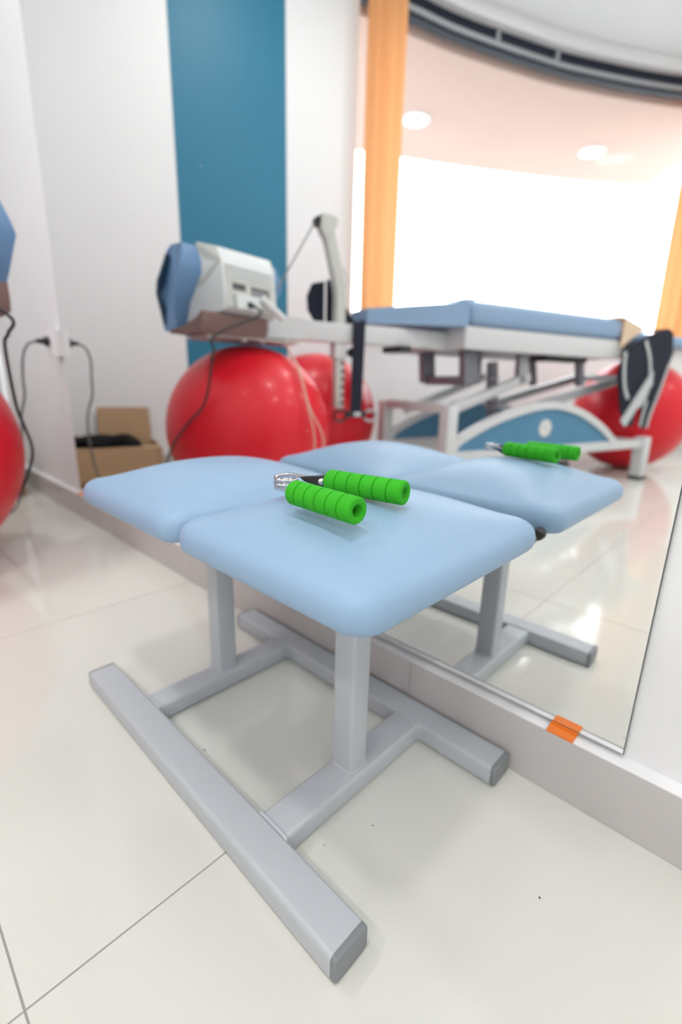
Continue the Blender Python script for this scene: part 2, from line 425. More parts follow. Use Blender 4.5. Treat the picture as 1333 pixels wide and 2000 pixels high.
# outside: pavement and the peach soffit with two lamps
bm = BM(); box(bm, (-16, -22, -0.30), (3, 8, -0.20)); tag(obj('pavement', bm, 'pavement'), 'pale pavement outside the window', kind='structure')
S_Z = 2.93
inner = [wall_at(S_W0 - 0.6 + (S_W1 - S_W0 + 1.2) * i / 24) for i in range(25)]
ipts = [p + n * -0.13 for p, n in inner]
opts = [p.to_2d() for p in smoothpts([(-4.55, -2.0, 0), (-4.05, -3.2, 0), (-3.66, -3.92, 0), (-3.25, -4.60, 0), (-2.71, -5.40, 0), (-2.12, -6.17, 0), (-1.84, -6.40, 0), (-1.50, -6.05, 0), (-0.9, -5.9, 0)], 5)]
bm = BM(); prism(bm, [(p.x, p.y) for p in ipts[::-1]] + [(p.x, p.y) for p in opts], S_Z, S_Z + 0.25, ((1, 0, 0), (0, 1, 0), (0, 0, 1)))
bmesh.ops.triangulate(bm, faces=[f for f in bm.faces if len(f.verts) > 4])
tag(obj('soffit', bm, 'soffit'), 'peach rendered roof overhang outside the window', kind='structure')
for (x, y), lb in (((-3.07, -3.44), 'round white soffit lamp outside, left one above the table end with the console'), ((-2.07, -5.11), 'round white soffit lamp outside, right one nearer the far curtain')):
    root = thing('soffit_lamp', lb, 'lamp', (x, y, S_Z), 0, 'soffit lamps')
    bm = BM(); lathe(bm, [(0.10, 0), (0.13, 0), (0.13, -0.012), (0.10, -0.018)], n=28, closed=True); obj('rim', bm, 'whitetrim', root, smooth=True)
    bm = BM(); lathe(bm, [(0, -0.004), (0.10, -0.004), (0.10, -0.010), (0, -0.010)], n=28); obj('diffuser', bm, 'lamp', root)

# ceiling downlights: the room's own lamps
k = 0
for x, y in ((-1.9, -0.9), (-0.2, -1.0), (1.5, -1.0), (-1.3, -2.6), (0.3, -2.7), (1.9, -2.7), (0.3, -4.4), (1.9, -4.4)):
    root = thing('ceiling_downlight', 'round recessed downlight in the white ceiling', 'lamp', (x, y, CEIL), 0, 'ceiling downlights')
    bm = BM(); lathe(bm, [(0.12, 0), (0.15, 0), (0.15, -0.008), (0.12, -0.014)], n=28, closed=True); obj('rim', bm, 'whitetrim', root, smooth=True)
    bm = BM(); lathe(bm, [(0, -0.002), (0.12, -0.002), (0.12, -0.006), (0, -0.006)], n=28); obj('diffuser', bm, 'lamp', root)
    ld = bpy.data.lights.new('downlight_beam', 'AREA'); ld.shape = 'DISK'; ld.size = 0.24; ld.energy = LAMP_W; ld.color = (1, 0.975, 0.95)
    lo = bpy.data.objects.new('downlight_beam', ld); col.objects.link(lo); lo.parent = root; lo.location = (0, 0, -0.016)

# ------------------------------------------------------------------ wall mirror
MX0, MX1, MZ0, MZ1 = -2.188, -0.0811, 0.1020, 2.95
root = thing('wall_mirror', 'large frameless wall mirror standing on the skirting ledge', 'mirror', ((MX0 + MX1) / 2, 0.0, MZ0))
bm = BM()
vs = [bm.verts.new(c) for c in ((MX0 + .0012, 0, MZ0 + .0012), (MX1 - .0012, 0, MZ0 + .0012), (MX1 - .0012, 0, MZ1), (MX0 + .0012, 0, MZ1))]; bm.faces.new(vs)
obj('silvered_glass', bm, 'mirror', root, world=True)
bm = BM(); box(bm, (MX0, 0.0003, MZ0), (MX1, 0.0055, MZ1)); obj('cut_edge', bm, 'mirroredge', root, world=True)

for x, lb in ((-0.158, 'small orange mirror clip on the ledge near the right mirror corner'), (-2.15, 'small orange mirror clip on the ledge at the far left mirror corner')):
    root = thing('mirror_clip', lb, 'clip', (x, -0.011, 0.0975), 0, 'orange mirror clips')
    bm = BM(); box(bm, (-0.0185, -0.0108, 0), (0.0185, 0.0068, 0.0026)); obj('pad', bm, 'orange', root, bevel=0.0009)
    bm = BM(); box(bm, (-0.0185, 0.0070, 0.0), (0.0185, 0.0158, 0.0043)); obj('lip', bm, 'orange', root, bevel=0.0006)

# ------------------------------------------------------------------ stool
SX, SY = -0.554, -0.222
st = thing('treatment_stool', 'light blue padded two-cushion stool on a pale grey steel frame before the mirror', 'stool', (SX, SY, 0))
H = 0.0345
X0, X1 = -0.8815, -0.2271
def rtube_x(y0, y1, x0, x1, z0, z1, r=0.006):
    bm = BM(); box(bm, (x0, y0, z0), (x1, y1, z1))
    es = [e for e in bm.edges if abs((e.verts[0].co - e.verts[1].co).normalized().x) > 0.9]
    bmesh.ops.bevel(bm, geom=es, offset=r, segments=4, affect='EDGES', profile=0.5); return bm
def rtube_y(x0, x1, y0, y1, z0, z1, r=0.006):
    bm = BM(); box(bm, (x0, y0, z0), (x1, y1, z1))
    es = [e for e in bm.edges if abs((e.verts[0].co - e.verts[1].co).normalized().y) > 0.9]
    bmesh.ops.bevel(bm, geom=es, offset=r, segments=4, affect='EDGES', profile=0.5); return bm
def rtube_z(x0, x1, y0, y1, z0, z1, r=0.005):
    bm = BM(); box(bm, (x0, y0, z0), (x1, y1, z1))
    es = [e for e in bm.edges if abs((e.verts[0].co - e.verts[1].co).normalized().z) > 0.9]
    bmesh.ops.bevel(bm, geom=es, offset=r, segments=4, affect='EDGES', profile=0.5); return bm
YA, YBk = (-0.4156, -0.3651), (-0.0783, -0.0285)
for (ya, yb) in (YA, YBk):
    o = obj('foot_bar', rtube_x(ya, yb, X0, X1, 0.0008, H), 'paintmetal', st, smooth=True, world=True)
    for xe, sgn in ((X0, -1), (X1, 1)):
        a, b = sorted((xe, xe + sgn * 0.0075))
        bm = BM(); box(bm, (a, ya + 0.0004, 0.0010), (b, yb - 0.0004, H - 0.0004))
        es = [e for e in bm.edges if abs((e.verts[0].co - e.verts[1].co).normalized().x) > 0.9]
        bmesh.ops.bevel(bm, geom=es, offset=0.0058, segments=4, affect='EDGES', profile=0.5)
        outer = [e for e in bm.edges if all(abs(v.co.x - (xe + sgn * 0.0075)) < 1e-6 for v in e.verts)]
        bmesh.ops.bevel(bm, geom=outer, offset=0.0028, segments=3, affect='EDGES', profile=0.5)
        obj('end_cap', bm, 'capgrey', o, smooth=True, world=True)
for (xa, xb) in ((-0.7450, -0.6976), (-0.4069, -0.3555)):
    o = obj('cross_bar', rtube_y(xa, xb, YA[1] - 0.002, YBk[0] + 0.002, 0.0012, H - 0.0006), 'paintmetal', st, smooth=True, world=True)
    for yy in (YA[1], YBk[0]):
        bm = BM(); pts = [(xa + 0.002, yy, 0.006), (xa, yy, H - 0.006), (xa + 0.006, yy, H - 0.0004), (xb - 0.006, yy, H - 0.0004), (xb, yy, H - 0.006), (xb - 0.0005, yy, 0.004)]
        pts = [(x + random.uniform(-.0004, .0004), y, z + random.uniform(-.0003, .0003)) for x, y, z in smoothpts(pts, 7)]
        tube(bm, pts, 0.0024, 8); obj('weld_bead', bm, 'paintmetal', o, smooth=True, world=True)
PZ = 0.366
for (xa, xb, ya, yb) in ((-0.4050, -0.3655, -0.2365, -0.2005), (-0.7475, -0.7125, -0.2345, -0.1950)):
    o = obj('post', rtube_z(xa, xb, ya, yb, H - 0.001, PZ), 'paintmetal', st, smooth=True, world=True)
    bm = BM(); e = 0.0005
    ring = [(xa - e, ya - e, H), (xb + e, ya - e, H), (xb + e, yb + e, H), (xa - e, yb + e, H)]
    pts = []
    for i in range(4):
        a, b = Vector(ring[i]), Vector(ring[(i + 1) % 4])
        for k in range(1, 8): pts.append(a.lerp(b, k / 8) + Vector((random.uniform(-.0003, .0003), random.uniform(-.0003, .0003), 0)))
    tube(bm, pts, 0.0025, 8, closed=True); obj('weld_bead', bm, 'paintmetal', o, smooth=True, world=True)
bm = BM(); box(bm, (-0.80, -0.238, PZ - 0.03), (-0.29, -0.198, PZ)); obj('seat_rail', bm, 'paintmetal', st, world=True, bevel=0.003)

def cushion_bm(x0, x1, y0, y1, zb, zedge, ztop, rc=0.034):
    """domed upholstered pad: stacked rounded-rectangle rings, then a crowned top"""
    cx, cy, hx, hy = (x0 + x1) / 2, (y0 + y1) / 2, (x1 - x0) / 2, (y1 - y0) / 2
    def outline(ins, n=9, m=12):
        r = max(rc - ins, 0.004); pts = []
        for (sx, sy, a0) in ((1, 1, 0), (-1, 1, 90), (-1, -1, 180), (1, -1, 270)):
            ox, oy = cx + sx * (hx - ins - r), cy + sy * (hy - ins - r)
            c = [(ox + r * math.cos(math.radians(a0 + 90 * k / n)), oy + r * math.sin(math.radians(a0 + 90 * k / n))) for k in range(n + 1)]
            pts.append(c)
        out = []
        for q in range(4):
            out += pts[q]; a, b = pts[q][-1], pts[(q + 1) % 4][0]
            out += [(a[0] + (b[0] - a[0]) * k / m, a[1] + (b[1] - a[1]) * k / m) for k in range(1, m)]
        return out
    bm = BM(); rings = []
    side = [(0.013, zb), (0.006, zb + 0.0012), (0.0018, zb + 0.006), (0.0, zb + 0.013), (0.0002, zb + 0.020), (0.0020, zb + 0.027), (0.0055, zb + 0.0325), (0.0115, zb + 0.0370), (0.019, zb + 0.0405)]
    for ins, z in side: rings.append([bm.verts.new((x, y, z)) for x, y in outline(ins)])
    zl = side[-1][1]; base = outline(side[-1][0]); hx2, hy2 = hx - side[-1][0], hy - side[-1][0]
    K = 22
    for k in range(1, K):
        f = 1 - k / K; ring = []
        for x, y in base:
            X, Y = (x - cx) * f, (y - cy) * f
            u, v = abs(X) / hx2, abs(Y) / hy2
            g = (1 - u ** 2.3) * (1 - v ** 2.3)
            ring.append(bm.verts.new((cx + X, cy + Y, zl + (ztop - zl) * max(g, 0) ** 0.85)))
        rings.append(ring)
    top = bm.verts.new((cx, cy, ztop))
    n = len(base)
    for A, B in zip(rings, rings[1:]):
        for j in range(n): bm.faces.new((A[j], A[(j + 1) % n], B[(j + 1) % n], B[j]))
    for j in range(n): bm.faces.new((rings[-1][j], rings[-1][(j + 1) % n], top))
    bm.faces.new(rings[0][::-1]); return bm
CZB, CZT = 0.3715, 0.4475
for xa, xb in ((-0.877, -0.5465), (-0.5425, -0.217)):
    c = obj('cushion', cushion_bm(xa, xb, -0.397, -0.028, CZB, 0.41, CZT), 'vinyl', st, smooth=True, world=True)
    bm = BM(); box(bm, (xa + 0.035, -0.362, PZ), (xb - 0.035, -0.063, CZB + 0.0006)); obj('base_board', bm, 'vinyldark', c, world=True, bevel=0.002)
bm = BM(); lathe(bm, [(0, -0.010), (0.006, -0.010), (0.009, -0.007), (0.009, 0.005), (0.006, 0.009), (0, 0.010)], axis_mx((-0.240, -0.0185, 0.3755), (0, -1, 0)), 20)
tag(obj('rubber_bumper', bm, 'black', st, smooth=True, world=True), 'black rubber bumper behind the cushion corner')

# ------------------------------------------------------------------ hand gripper on the right cushion
SP = Vector((-0.4535, -0.2800, 0.4575))
gr = thing('hand_gripper', 'green foam hand gripper with a chrome spring lying on the blue cushion', 'hand gripper', (SP.x, SP.y, 0.4475))
ENDS = ((Vector((-0.3955, -0.3170, 0.4605)), Vector((-0.2945, -0.3205, 0.4595))),
        (Vector((-0.4095, -0.2475, 0.4625)), Vector((-0.3035, -0.2305, 0.4625))))
R = 0.0142
for a, b in ENDS:
    L = (b - a).length; prof = []
    g = L / 6
    prof = [(0.0045, 0.0), (R - 0.0035, 0.0), (R - 0.0012, 0.0012), (R, 0.0035)]
    for k in range(1, 6):
        z = g * k; prof += [(R, z - 0.0011), (R - 0.0016, z - 0.0004), (R - 0.0016, z + 0.0004), (R, z + 0.0011)]
    prof += [(R, L - 0.0018), (R - 0.0012, L - 0.0003), (R - 0.0025, L), (0.0074, L), (0.0068, L - 0.0006), (0.0064, L - 0.03), (0.0045, L - 0.032)]
    bm = BM(); lathe(bm, prof, axis_mx(a, b - a), 40, closed=True)
    h = obj('foam_handle', bm, 'green', gr, smooth=True, world=True)
    d = (b - a).normalized()
    bm = BM(); lathe(bm, [(0, 0), (0.0062, 0), (0.0062, 0.0015), (0, 0.0015)], axis_mx(b - d * 0.012, d), 20); obj('hole_shade', bm, 'black', h, world=True)  # black disc inside the hollow end stands in for the shade there
    bm = BM(); lathe(bm, [(0.002, -0.001), (0.0105, -0.001), (0.0105, 0.0006), (0.002, 0.0006)], axis_mx(a, d), 24, closed=True); obj('washer', bm, 'blacksteel', h, world=True)
# coil spring, axis vertical, its two legs running into the handles
bm = BM(); pts = []; turns = 3.0; RC = 0.0135
a0 = ENDS[0][0] - SP; a1 = ENDS[1][0] - SP
t0 = math.atan2(a0.y, a0.x) - math.pi / 2 + 0.3; t1 = math.atan2(a1.y, a1.x) + math.pi / 2 - 0.3
n = 90; tot = -(turns * 2 * math.pi) + (t1 - t0)
for i in range(n + 1):
    t = i / n; an = t0 + tot * t
    pts.append(SP + Vector((RC * math.cos(an), RC * math.sin(an), -0.0065 + 0.0145 * t)))
d0 = (ENDS[0][1] - ENDS[0][0]).normalized(); d1 = (ENDS[1][1] - ENDS[1][0]).normalized()
lead = smoothpts([ENDS[0][0] + d0 * 0.02, ENDS[0][0] - d0 * 0.006, pts[0] + (ENDS[0][0] - pts[0]) * 0.25], 6)
trail = smoothpts([pts[-1] + (ENDS[1][0] - pts[-1]) * 0.25, ENDS[1][0] - d1 * 0.006, ENDS[1][0] + d1 * 0.02], 6)
tube(bm, lead + pts + trail, 0.0024, 10)
tag(obj('coil_spring', bm, 'chrome', gr, smooth=True, world=True), 'chrome coil spring')
# black stamped plate with its screw beside the far handle
tri_ = [Vector((-0.4440, -0.2655, 0.4645)), Vector((-0.4400, -0.2620, 0.4590)), Vector((-0.4120, -0.2500, 0.4500)), Vector((-0.4085, -0.2470, 0.4530)), Vector((-0.4095, -0.2450, 0.4665)), Vector((-0.4150, -0.2470, 0.4690))]
nn = (tri_[4] - tri_[0]).cross(tri_[2] - tri_[0]).normalized()
if nn.y > 0: nn = -nn
bm = BM(); lo = [bm.verts.new(p + nn * 0.0009) for p in tri_]; hi = [bm.verts.new(p - nn * 0.0009) for p in tri_]
for i in range(6): bm.faces.new((lo[i], lo[(i + 1) % 6], hi[(i + 1) % 6], hi[i]))
bm.faces.new(lo[::-1]); bm.faces.new(hi)
pl = tag(obj('spring_plate', bm, 'blacksteel', gr, world=True), 'black steel plate')
pcen = Vector((-0.4190, -0.2508, 0.4600)) + nn * 0.0009
bm = BM(); lathe(bm, [(0.0046, 0), (0.0044, 0.0012), (0.003, 0.0026), (0, 0.0030)], axis_mx(pcen, nn), 18)
tag(obj('screw', bm, 'chrome', pl, smooth=True, world=True), 'round chrome screw head')

# ------------------------------------------------------------------ exercise balls
def ball(x, y, R, label, spin):
    root = thing('exercise_ball', label, 'exercise ball', (x, y, 0), spin, 'red exercise balls')
    bm = BM(); prof = []
    n = 96
    for i in range(n + 1):
        t = math.pi * i / n; r = R
        lat = abs(t - math.pi / 2)
        if lat < 0.95: r += 0.0005 * (0.5 + 0.5 * math.cos(lat * 2 * math.pi / 0.19))     # moulded rings
        prof.append((r * math.sin(t) if 0 < i < n else 0.0, -R * math.cos(t) * r / R))
    tilt = Matrix.Translation((0, 0, R + 0.0011)) @ Matrix.Rotation(math.radians(38), 4, 'X')
    lathe(bm, prof, tilt, 72); b = obj('shell', bm, 'red', root, smooth=True)
    bm = BM(); lathe(bm, [(0, 0.004), (0.011, 0.004), (0.014, 0.001), (0.014, -0.004), (0, -0.004)], tilt @ Matrix.Translation((0, 0, R)), 20)
    obj('valve_plug', bm, 'paper', b, smooth=True)
ball(-1.822, -0.636, 0.3655, 'large red exercise ball at the left edge, under the traction console', 0.3)
ball(-2.20, -1.40, 0.376, 'red exercise ball half hidden behind the ball under the console, seen in the mirror', 1.7)
ball(-0.94, -3.50, 0.40, 'red exercise ball behind the foot end of the table, seen in the mirror', 2.6)

# ------------------------------------------------------------------ traction table (local x = towards the foot, y = towards the mirror wall side)
U = Vector((0.333, -0.943, 0)); T_RZ = math.atan2(-0.943, 0.333)
TL = (-0.715, -3.04, 0)
tb = thing('traction_table', 'blue padded traction table on a grey base with arched blue panels, in the mirror', 'treatment table', TL, T_RZ)
def tbar(name, a, b, w, h, m='tablemetal', parent=None, up=(0, 0, 1), bev=0.004):
    bm = BM(); bar(bm, a, b, w, h, up); return obj(name, bm, m, parent or tb, bevel=bev)
W_ = -0.60
def pad_bm(x0, x1, y0, y1, z0, z1, r=0.03):
    bm = BM(); box(bm, (x0, y0, z0), (x1, y1, z1))
    bmesh.ops.bevel(bm, geom=bm.edges[:], offset=r, segments=4, affect='EDGES', profile=0.5); return bm
# bed frame
for v in (-0.02, W_ + 0.02): tbar('side_rail', (-1.62, v, 0.812), (-0.42, v, 0.812), 0.05, 0.105)
for a in (-1.60, -0.445): tbar('end_rail', (a, W_ + 0.046, 0.812), (a, -0.046, 0.812), 0.045, 0.10)
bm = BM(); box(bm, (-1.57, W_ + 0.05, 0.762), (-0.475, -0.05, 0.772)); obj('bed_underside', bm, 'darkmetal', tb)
obj('main_cushion', pad_bm(-1.60, -0.44, W_ - 0.01, 0.012, 0.868, 0.985, 0.035), 'vinylt', tb, smooth=True)
# tapered head cushion
bm = BM(); prism(bm, [(-2.06, -0.36), (-2.06, -0.20), (-1.63, 0.0), (-1.605, 0.0), (-1.605, W_), (-1.63, W_)], 0.862, 0.97, ((1, 0, 0), (0, 1, 0), (0, 0, 1)))
for v in bm.verts:
    if v.co.x < -2 and v.co.z > 0.9: v.co.z = 0.93
obj('head_cushion', bm, 'vinylt', tb, bevel=0.028, seg=4)
bm = BM(); prism(bm, [(-1.45, 0.985), (-1.24, 1.09), (-1.14, 1.10), (-1.12, 0.985)], W_ - 0.005, W_ + 0.10, ((1, 0, 0), (0, 0, 1), (0, 1, 0)))
obj('side_bolster', bm, 'vinylt', tb, bevel=0.012, seg=3)
obj('foot_cushion', pad_bm(-0.40, 0.42, W_, -0.02, 0.855, 0.93, 0.03), 'vinylt', tb, smooth=True)
tbar('foot_frame', (-0.42, -0.30, 0.83), (0.36, -0.30, 0.83), 0.34, 0.045)
bm = BM(); box(bm, (-2.42, -0.62, 0.846), (-2.26, -0.52, 0.872)); 
# boom to the console
BV = -0.17
bo = tbar('boom', (-2.66, BV, 0.803), (-1.62, BV, 0.803), 0.075, 0.083)
bm = BM(); prism(bm, [(-2.78, 0.760), (-2.48, 0.760), (-2.40, 0.762), (-2.40, 0.846), (-2.50, 0.852), (-2.60, 0.875), (-2.72, 0.872), (-2.78, 0.84)], BV - 0.055, BV + 0.045, ((1, 0, 0), (0, 0, 1), (0, 1, 0)))
obj('boom_end', bm, 'tablemetal', tb, bevel=0.006)
bm = BM(); prism(bm, [(-2.90, -0.24), (-2.86, 0.0), (-2.62, -0.06), (-2.44, -0.12), (-2.44, -0.30), (-2.62, -0.34)], 0.742, 0.7492, ((1, 0, 0), (0, 1, 0), (0, 0, 1)))
obj('console_tray', bm, 'consolegrey', tb, bevel=0.002)
for a, v in ((-2.84, -0.04), (-2.70, -0.07), (-2.60, BV + 0.02), (-2.50, BV)):
    bm = BM(); lathe(bm, [(0, 0), (0.012, 0), (0.012, -0.008), (0.006, -0.012), (0, -0.012)], Matrix.Translation((a, v, 0.7422)), 12); obj('tray_bolt', bm, 'chrome', tb, smooth=True)
# rope tower
tw = [(-2.225, BV, 0.845), (-2.225, BV, 0.97), (-2.245, BV, 1.06), (-2.285, BV, 1.20), (-2.30, BV, 1.245)]
bm = BM(); tube(bm, smoothpts(tw, 4), 0, prof=[(-0.024, -0.022), (0.024, -0.022), (0.024, 0.022), (-0.024, 0.022)])
to = obj('rope_tower', bm, 'consolegrey', tb, bevel=0.004)
bm = BM(); prism(bm, [(-2.33, 1.225), (-2.325, 1.275), (-2.255, 1.27), (-2.25, 1.245), (-2.275, 1.20), (-2.31, 1.19)], BV - 0.026, BV + 0.026, ((1, 0, 0), (0, 0, 1), (0, 1, 0)))
obj('tower_head', bm, 'consolegrey', to, bevel=0.004)
bm = BM(); lathe(bm, [(0.006, -0.012), (0.020, -0.014), (0.016, 0), (0.020, 0.014), (0.006, 0.012)], axis_mx((-2.335, BV, 1.245), (0, 1, 0)), 20, closed=True)
obj('pulley', bm, 'black', to, smooth=True)
bm = BM(); tube(bm, [(-2.335, BV, 1.264), (-2.45, BV + 0.06, 1.10), (-2.565, BV + 0.125, 0.938)], 0.0035, 8)
tag(obj('traction_rope', bm, 'cordgrey', tb, smooth=True), 'thin dark traction rope')
bm = BM(); tube(bm, smoothpts([(-2.25, BV + 0.02, 1.075), (-2.215, BV + 0.02, 1.07), (-2.195, BV + 0.02, 1.03), (-2.205, BV + 0.02, 0.99), (-2.22, BV + 0.02, 0.985)], 5), 0.005, 8); obj('rope_hook', bm, 'tablemetal', to, smooth=True)
# telescopic lower tube with holes
sl = tbar('tube_sleeve', (-2.225, BV, 0.762), (-2.225, BV, 0.69), 0.06, 0.06, up=(1, 0, 0))
lt = tbar('telescopic_tube', (-2.222, BV, 0.70), (-2.222, BV, 0.465), 0.044, 0.044, 'consolegrey', up=(1, 0, 0))
for k in range(6):
    z = 0.672 - k * 0.036; bm = BM(); lathe(bm, [(0, 0), (0.0085, 0), (0.0085, 0.002), (0, 0.002)], axis_mx((-2.212, BV + 0.0215, z), (0, 1, 0)), 14); obj('adjustment_hole', bm, 'black', lt)
bm = BM(); lathe(bm, [(0, 0), (0.010, 0), (0.010, 0.03), (0.022, 0.034), (0.022, 0.05), (0, 0.054)], axis_mx((-2.195, BV, 0.722), (1, 0, 0)), 16); obj('clamp_knob', bm, 'black', sl, smooth=True)
# base: end frame, chords, feet
for v in (0.0, W_):
    tbar('end_post', (-1.68, v, 0.0), (-1.68, v, 0.49), 0.075, 0.06, up=(1, 0, 0))
    tbar('base_chord', (-1.65, v, 0.225), (-0.05, v, 0.245), 0.05, 0.055)
    f = tbar('foot_post', (-0.02, v, 0.022), (-0.035, v, 0.285), 0.075, 0.07, up=(1, 0, 0))
    bm = BM(); box(bm, (-0.057, v - 0.038, 0), (0.019, v + 0.038, 0.024)); obj('rubber_foot', bm, 'black', f, bevel=0.004)
    # arch panel with its rim
    arc = [(-1.65, 0.262), (-1.60, 0.325), (-1.345, 0.432), (-1.018, 0.500), (-0.762, 0.475), (-0.51, 0.375), (-0.337, 0.262)]
    ap = [(p.x, p.z) for p in smoothpts([(a, 0, z) for a, z in arc], 6)]
    bm = BM(); prism(bm, [(a, z - 0.012) for a, z in ap] + [(-0.34, 0.245), (-1.64, 0.225)], v - 0.008, v + 0.008, ((1, 0, 0), (0, 0, 1), (0, 1, 0)))
    pn = obj('arch_panel', bm, 'panelblue', tb)
    bm = BM(); tube(bm, [(a, v, z - 0.012) for a, z in ap], 0, prof=[(-0.022, -0.020), (0.022, -0.020), (0.022, 0.020), (-0.022, 0.020)]); obj('arch_rim', bm, 'tablemetal', tb, bevel=0.005)
    if v == 0.0:   # petal emblem on the panel facing the mirror
        bm = BM()
        for k in range(8):
            an = math.pi * k / 4; c, s_ = math.cos(an), math.sin(an)
            pet = [(0.004, 0), (0.026, 0.013), (0.044, 0.016), (0.052, 0.0), (0.044, -0.016), (0.026, -0.013)]
            prism(bm, [(-0.985 + c * x - s_ * y, 0.362 + s_ * x + c * y) for x, y in pet], 0.0082, 0.0096, ((1, 0, 0), (0, 0, 1), (0, 1, 0)))
        tag(obj('emblem', bm, 'paper', pn), 'pale flower emblem of eight petals')
tbar('end_cross_bar', (-1.68, -0.04, 0.472), (-1.68, W_ + 0.04, 0.472), 0.055, 0.05)
tbar('base_cross_bar', (-1.67, -0.03, 0.10), (-1.67, W_ + 0.03, 0.10), 0.05, 0.05)
tbar('foot_cross_bar', (-0.03, -0.03, 0.24), (-0.03, W_ + 0.03, 0.24), 0.05, 0.05)
# lifting gear
for v in (-0.12, -0.48):
    tbar('lift_arm', (-1.62, v, 0.44), (-1.03, v, 0.645), 0.04, 0.05)
    tbar('lift_arm', (-0.90, v, 0.485), (-0.12, v, 0.665), 0.04, 0.05, 'framegrey')
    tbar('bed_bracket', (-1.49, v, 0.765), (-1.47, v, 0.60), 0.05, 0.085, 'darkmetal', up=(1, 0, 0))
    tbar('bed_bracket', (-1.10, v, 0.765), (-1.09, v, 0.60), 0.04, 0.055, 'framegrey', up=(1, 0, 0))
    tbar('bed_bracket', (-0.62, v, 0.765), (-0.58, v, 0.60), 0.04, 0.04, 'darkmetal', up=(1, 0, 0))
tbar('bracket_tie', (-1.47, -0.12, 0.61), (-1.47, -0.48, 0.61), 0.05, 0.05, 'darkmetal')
tbar('lift_axle', (-0.12, -0.05, 0.66), (-0.12, W_ + 0.05, 0.66), 0.04, 0.04, 'framegrey')
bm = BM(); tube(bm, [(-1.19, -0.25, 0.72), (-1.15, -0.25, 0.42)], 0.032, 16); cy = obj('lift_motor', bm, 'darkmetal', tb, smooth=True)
for k in range(5):
    bm = BM(); lathe(bm, [(0.033, -0.006), (0.040, -0.006), (0.040, 0.006), (0.033, 0.006)], axis_mx((-1.178 + k * 0.0053, -0.25, 0.63 - k * 0.04), (0.04, 0, -0.3)), 18, closed=True); obj('motor_rib', bm, 'framegrey', cy, smooth=True)
bm = BM(); box(bm, (-1.93, -0.26, 0.735), (-1.86, -0.10, 0.762)); obj('boom_lock', bm, 'black', tb, bevel=0.004)
bm = BM(); box(bm, (-0.95, -0.2, 0.735), (-0.60, -0.08, 0.762)); obj('control_box', bm, 'black', tb, bevel=0.004)

# ------------------------------------------------------------------ traction console
wv = Vector((-0.087, -0.996, 0)); C_RZ = math.atan2(wv.y, wv.x)
def tl_world(a, v, z): return Vector(TL) + U * a + Vector((0.943, 0.333, 0)) * v + Vector((0, 0, z))
cl = tl_world(-2.735, -0.10, 0.7605)
cs = thing('traction_console', 'white and blue traction console on the tray at the head of the table', 'medical device', cl, C_RZ)
AX = ((0, 1, 0), (0, 0, 1), (1, 0, 0))
shell = [(-0.150, 0.0), (-0.138, 0.13), (-0.112, 0.165), (-0.062, 0.268), (-0.040, 0.284), (0.028, 0.282), (0.044, 0.225), (0.036, 0.195), (-0.022, 0.110), (-0.046, 0.075), (-0.070, 0.0)]
bm = BM(); prism(bm, shell, -0.262, 0.240, AX)
def cap_taper(bm):      # both ends bulge at mid height and draw in towards top and bottom
    for v in bm.verts:
        if abs(v.co.x) > 0.2:
            k = 0.050 * (1 - v.co.z / 0.19) if v.co.z < 0.19 else 0.030 * (v.co.z - 0.19) / 0.09
            v.co.x -= math.copysign(k, v.co.x)
cap_taper(bm); fs = obj('front_shell', bm, 'consoleblue', cs, bevel=0.008, seg=3)
bm = BM(); prism(bm, [(-0.146, 0.02), (-0.136, 0.13), (-0.108, 0.168), (-0.066, 0.258), (-0.052, 0.248), (-0.092, 0.163), (-0.114, 0.128), (-0.128, 0.022)], -0.2632, 0.2412, AX); cap_taper(bm); obj('display_recess', bm, 'screen', fs)
# body tapers towards the rear panel
back = [(0.115, 0.075), (0.118, 0.12), (0.108, 0.235), (0.080, 0.285)]
front = [(-0.068, 0.006), (-0.024, 0.112), (0.036, 0.222), (0.026, 0.296)]
bm = BM(); grid = []
for w, prof in ((-0.172, front), (-0.128, back), (0.128, back), (0.172, front)):
    grid.append([bm.verts.new((w, n_, z)) for n_, z in prof])
for A, B in zip(grid, grid[1:] + grid[:1]):
    for k in range(3): bm.faces.new((A[k], A[k + 1], B[k + 1], B[k]))
bm.faces.new([g_[0] for g_ in grid][::-1]); bm.faces.new([g_[3] for g_ in grid])
bd = obj('body', bm, 'consolewhite', cs, bevel=0.010, seg=3)
for sg in (-1, 1):
    bm = BM(); q = [(0.1745, -0.012, 0.135), (0.1745, 0.034, 0.222), (0.1745, 0.030, 0.293), (0.132, 0.082, 0.284), (0.131, 0.108, 0.237), (0.150, 0.050, 0.175)]
    lo = [bm.verts.new((sg * x, y, z)) for x, y, z in q]; hi = [bm.verts.new((sg * (x - 0.006), y, z)) for x, y, z in q]
    for k in range(6): bm.faces.new((lo[k], lo[(k + 1) % 6], hi[(k + 1) % 6], hi[k]))
    bm.faces.new(lo); bm.faces.new(hi[::-1]); bmesh.ops.triangulate(bm, faces=[f for f in bm.faces if len(f.verts) > 4])
    obj('side_cheek', bm, 'consolegrey', bd)
bm = BM(); prism(bm, [(-0.11, -0.011), (-0.11, 0.002), (-0.03, 0.012), (0.06, 0.036), (0.098, 0.060), (0.10, 0.02), (0.085, -0.011)], -0.215, 0.10, AX); obj('base_bracket', bm, 'conbase', cs, bevel=0.003)
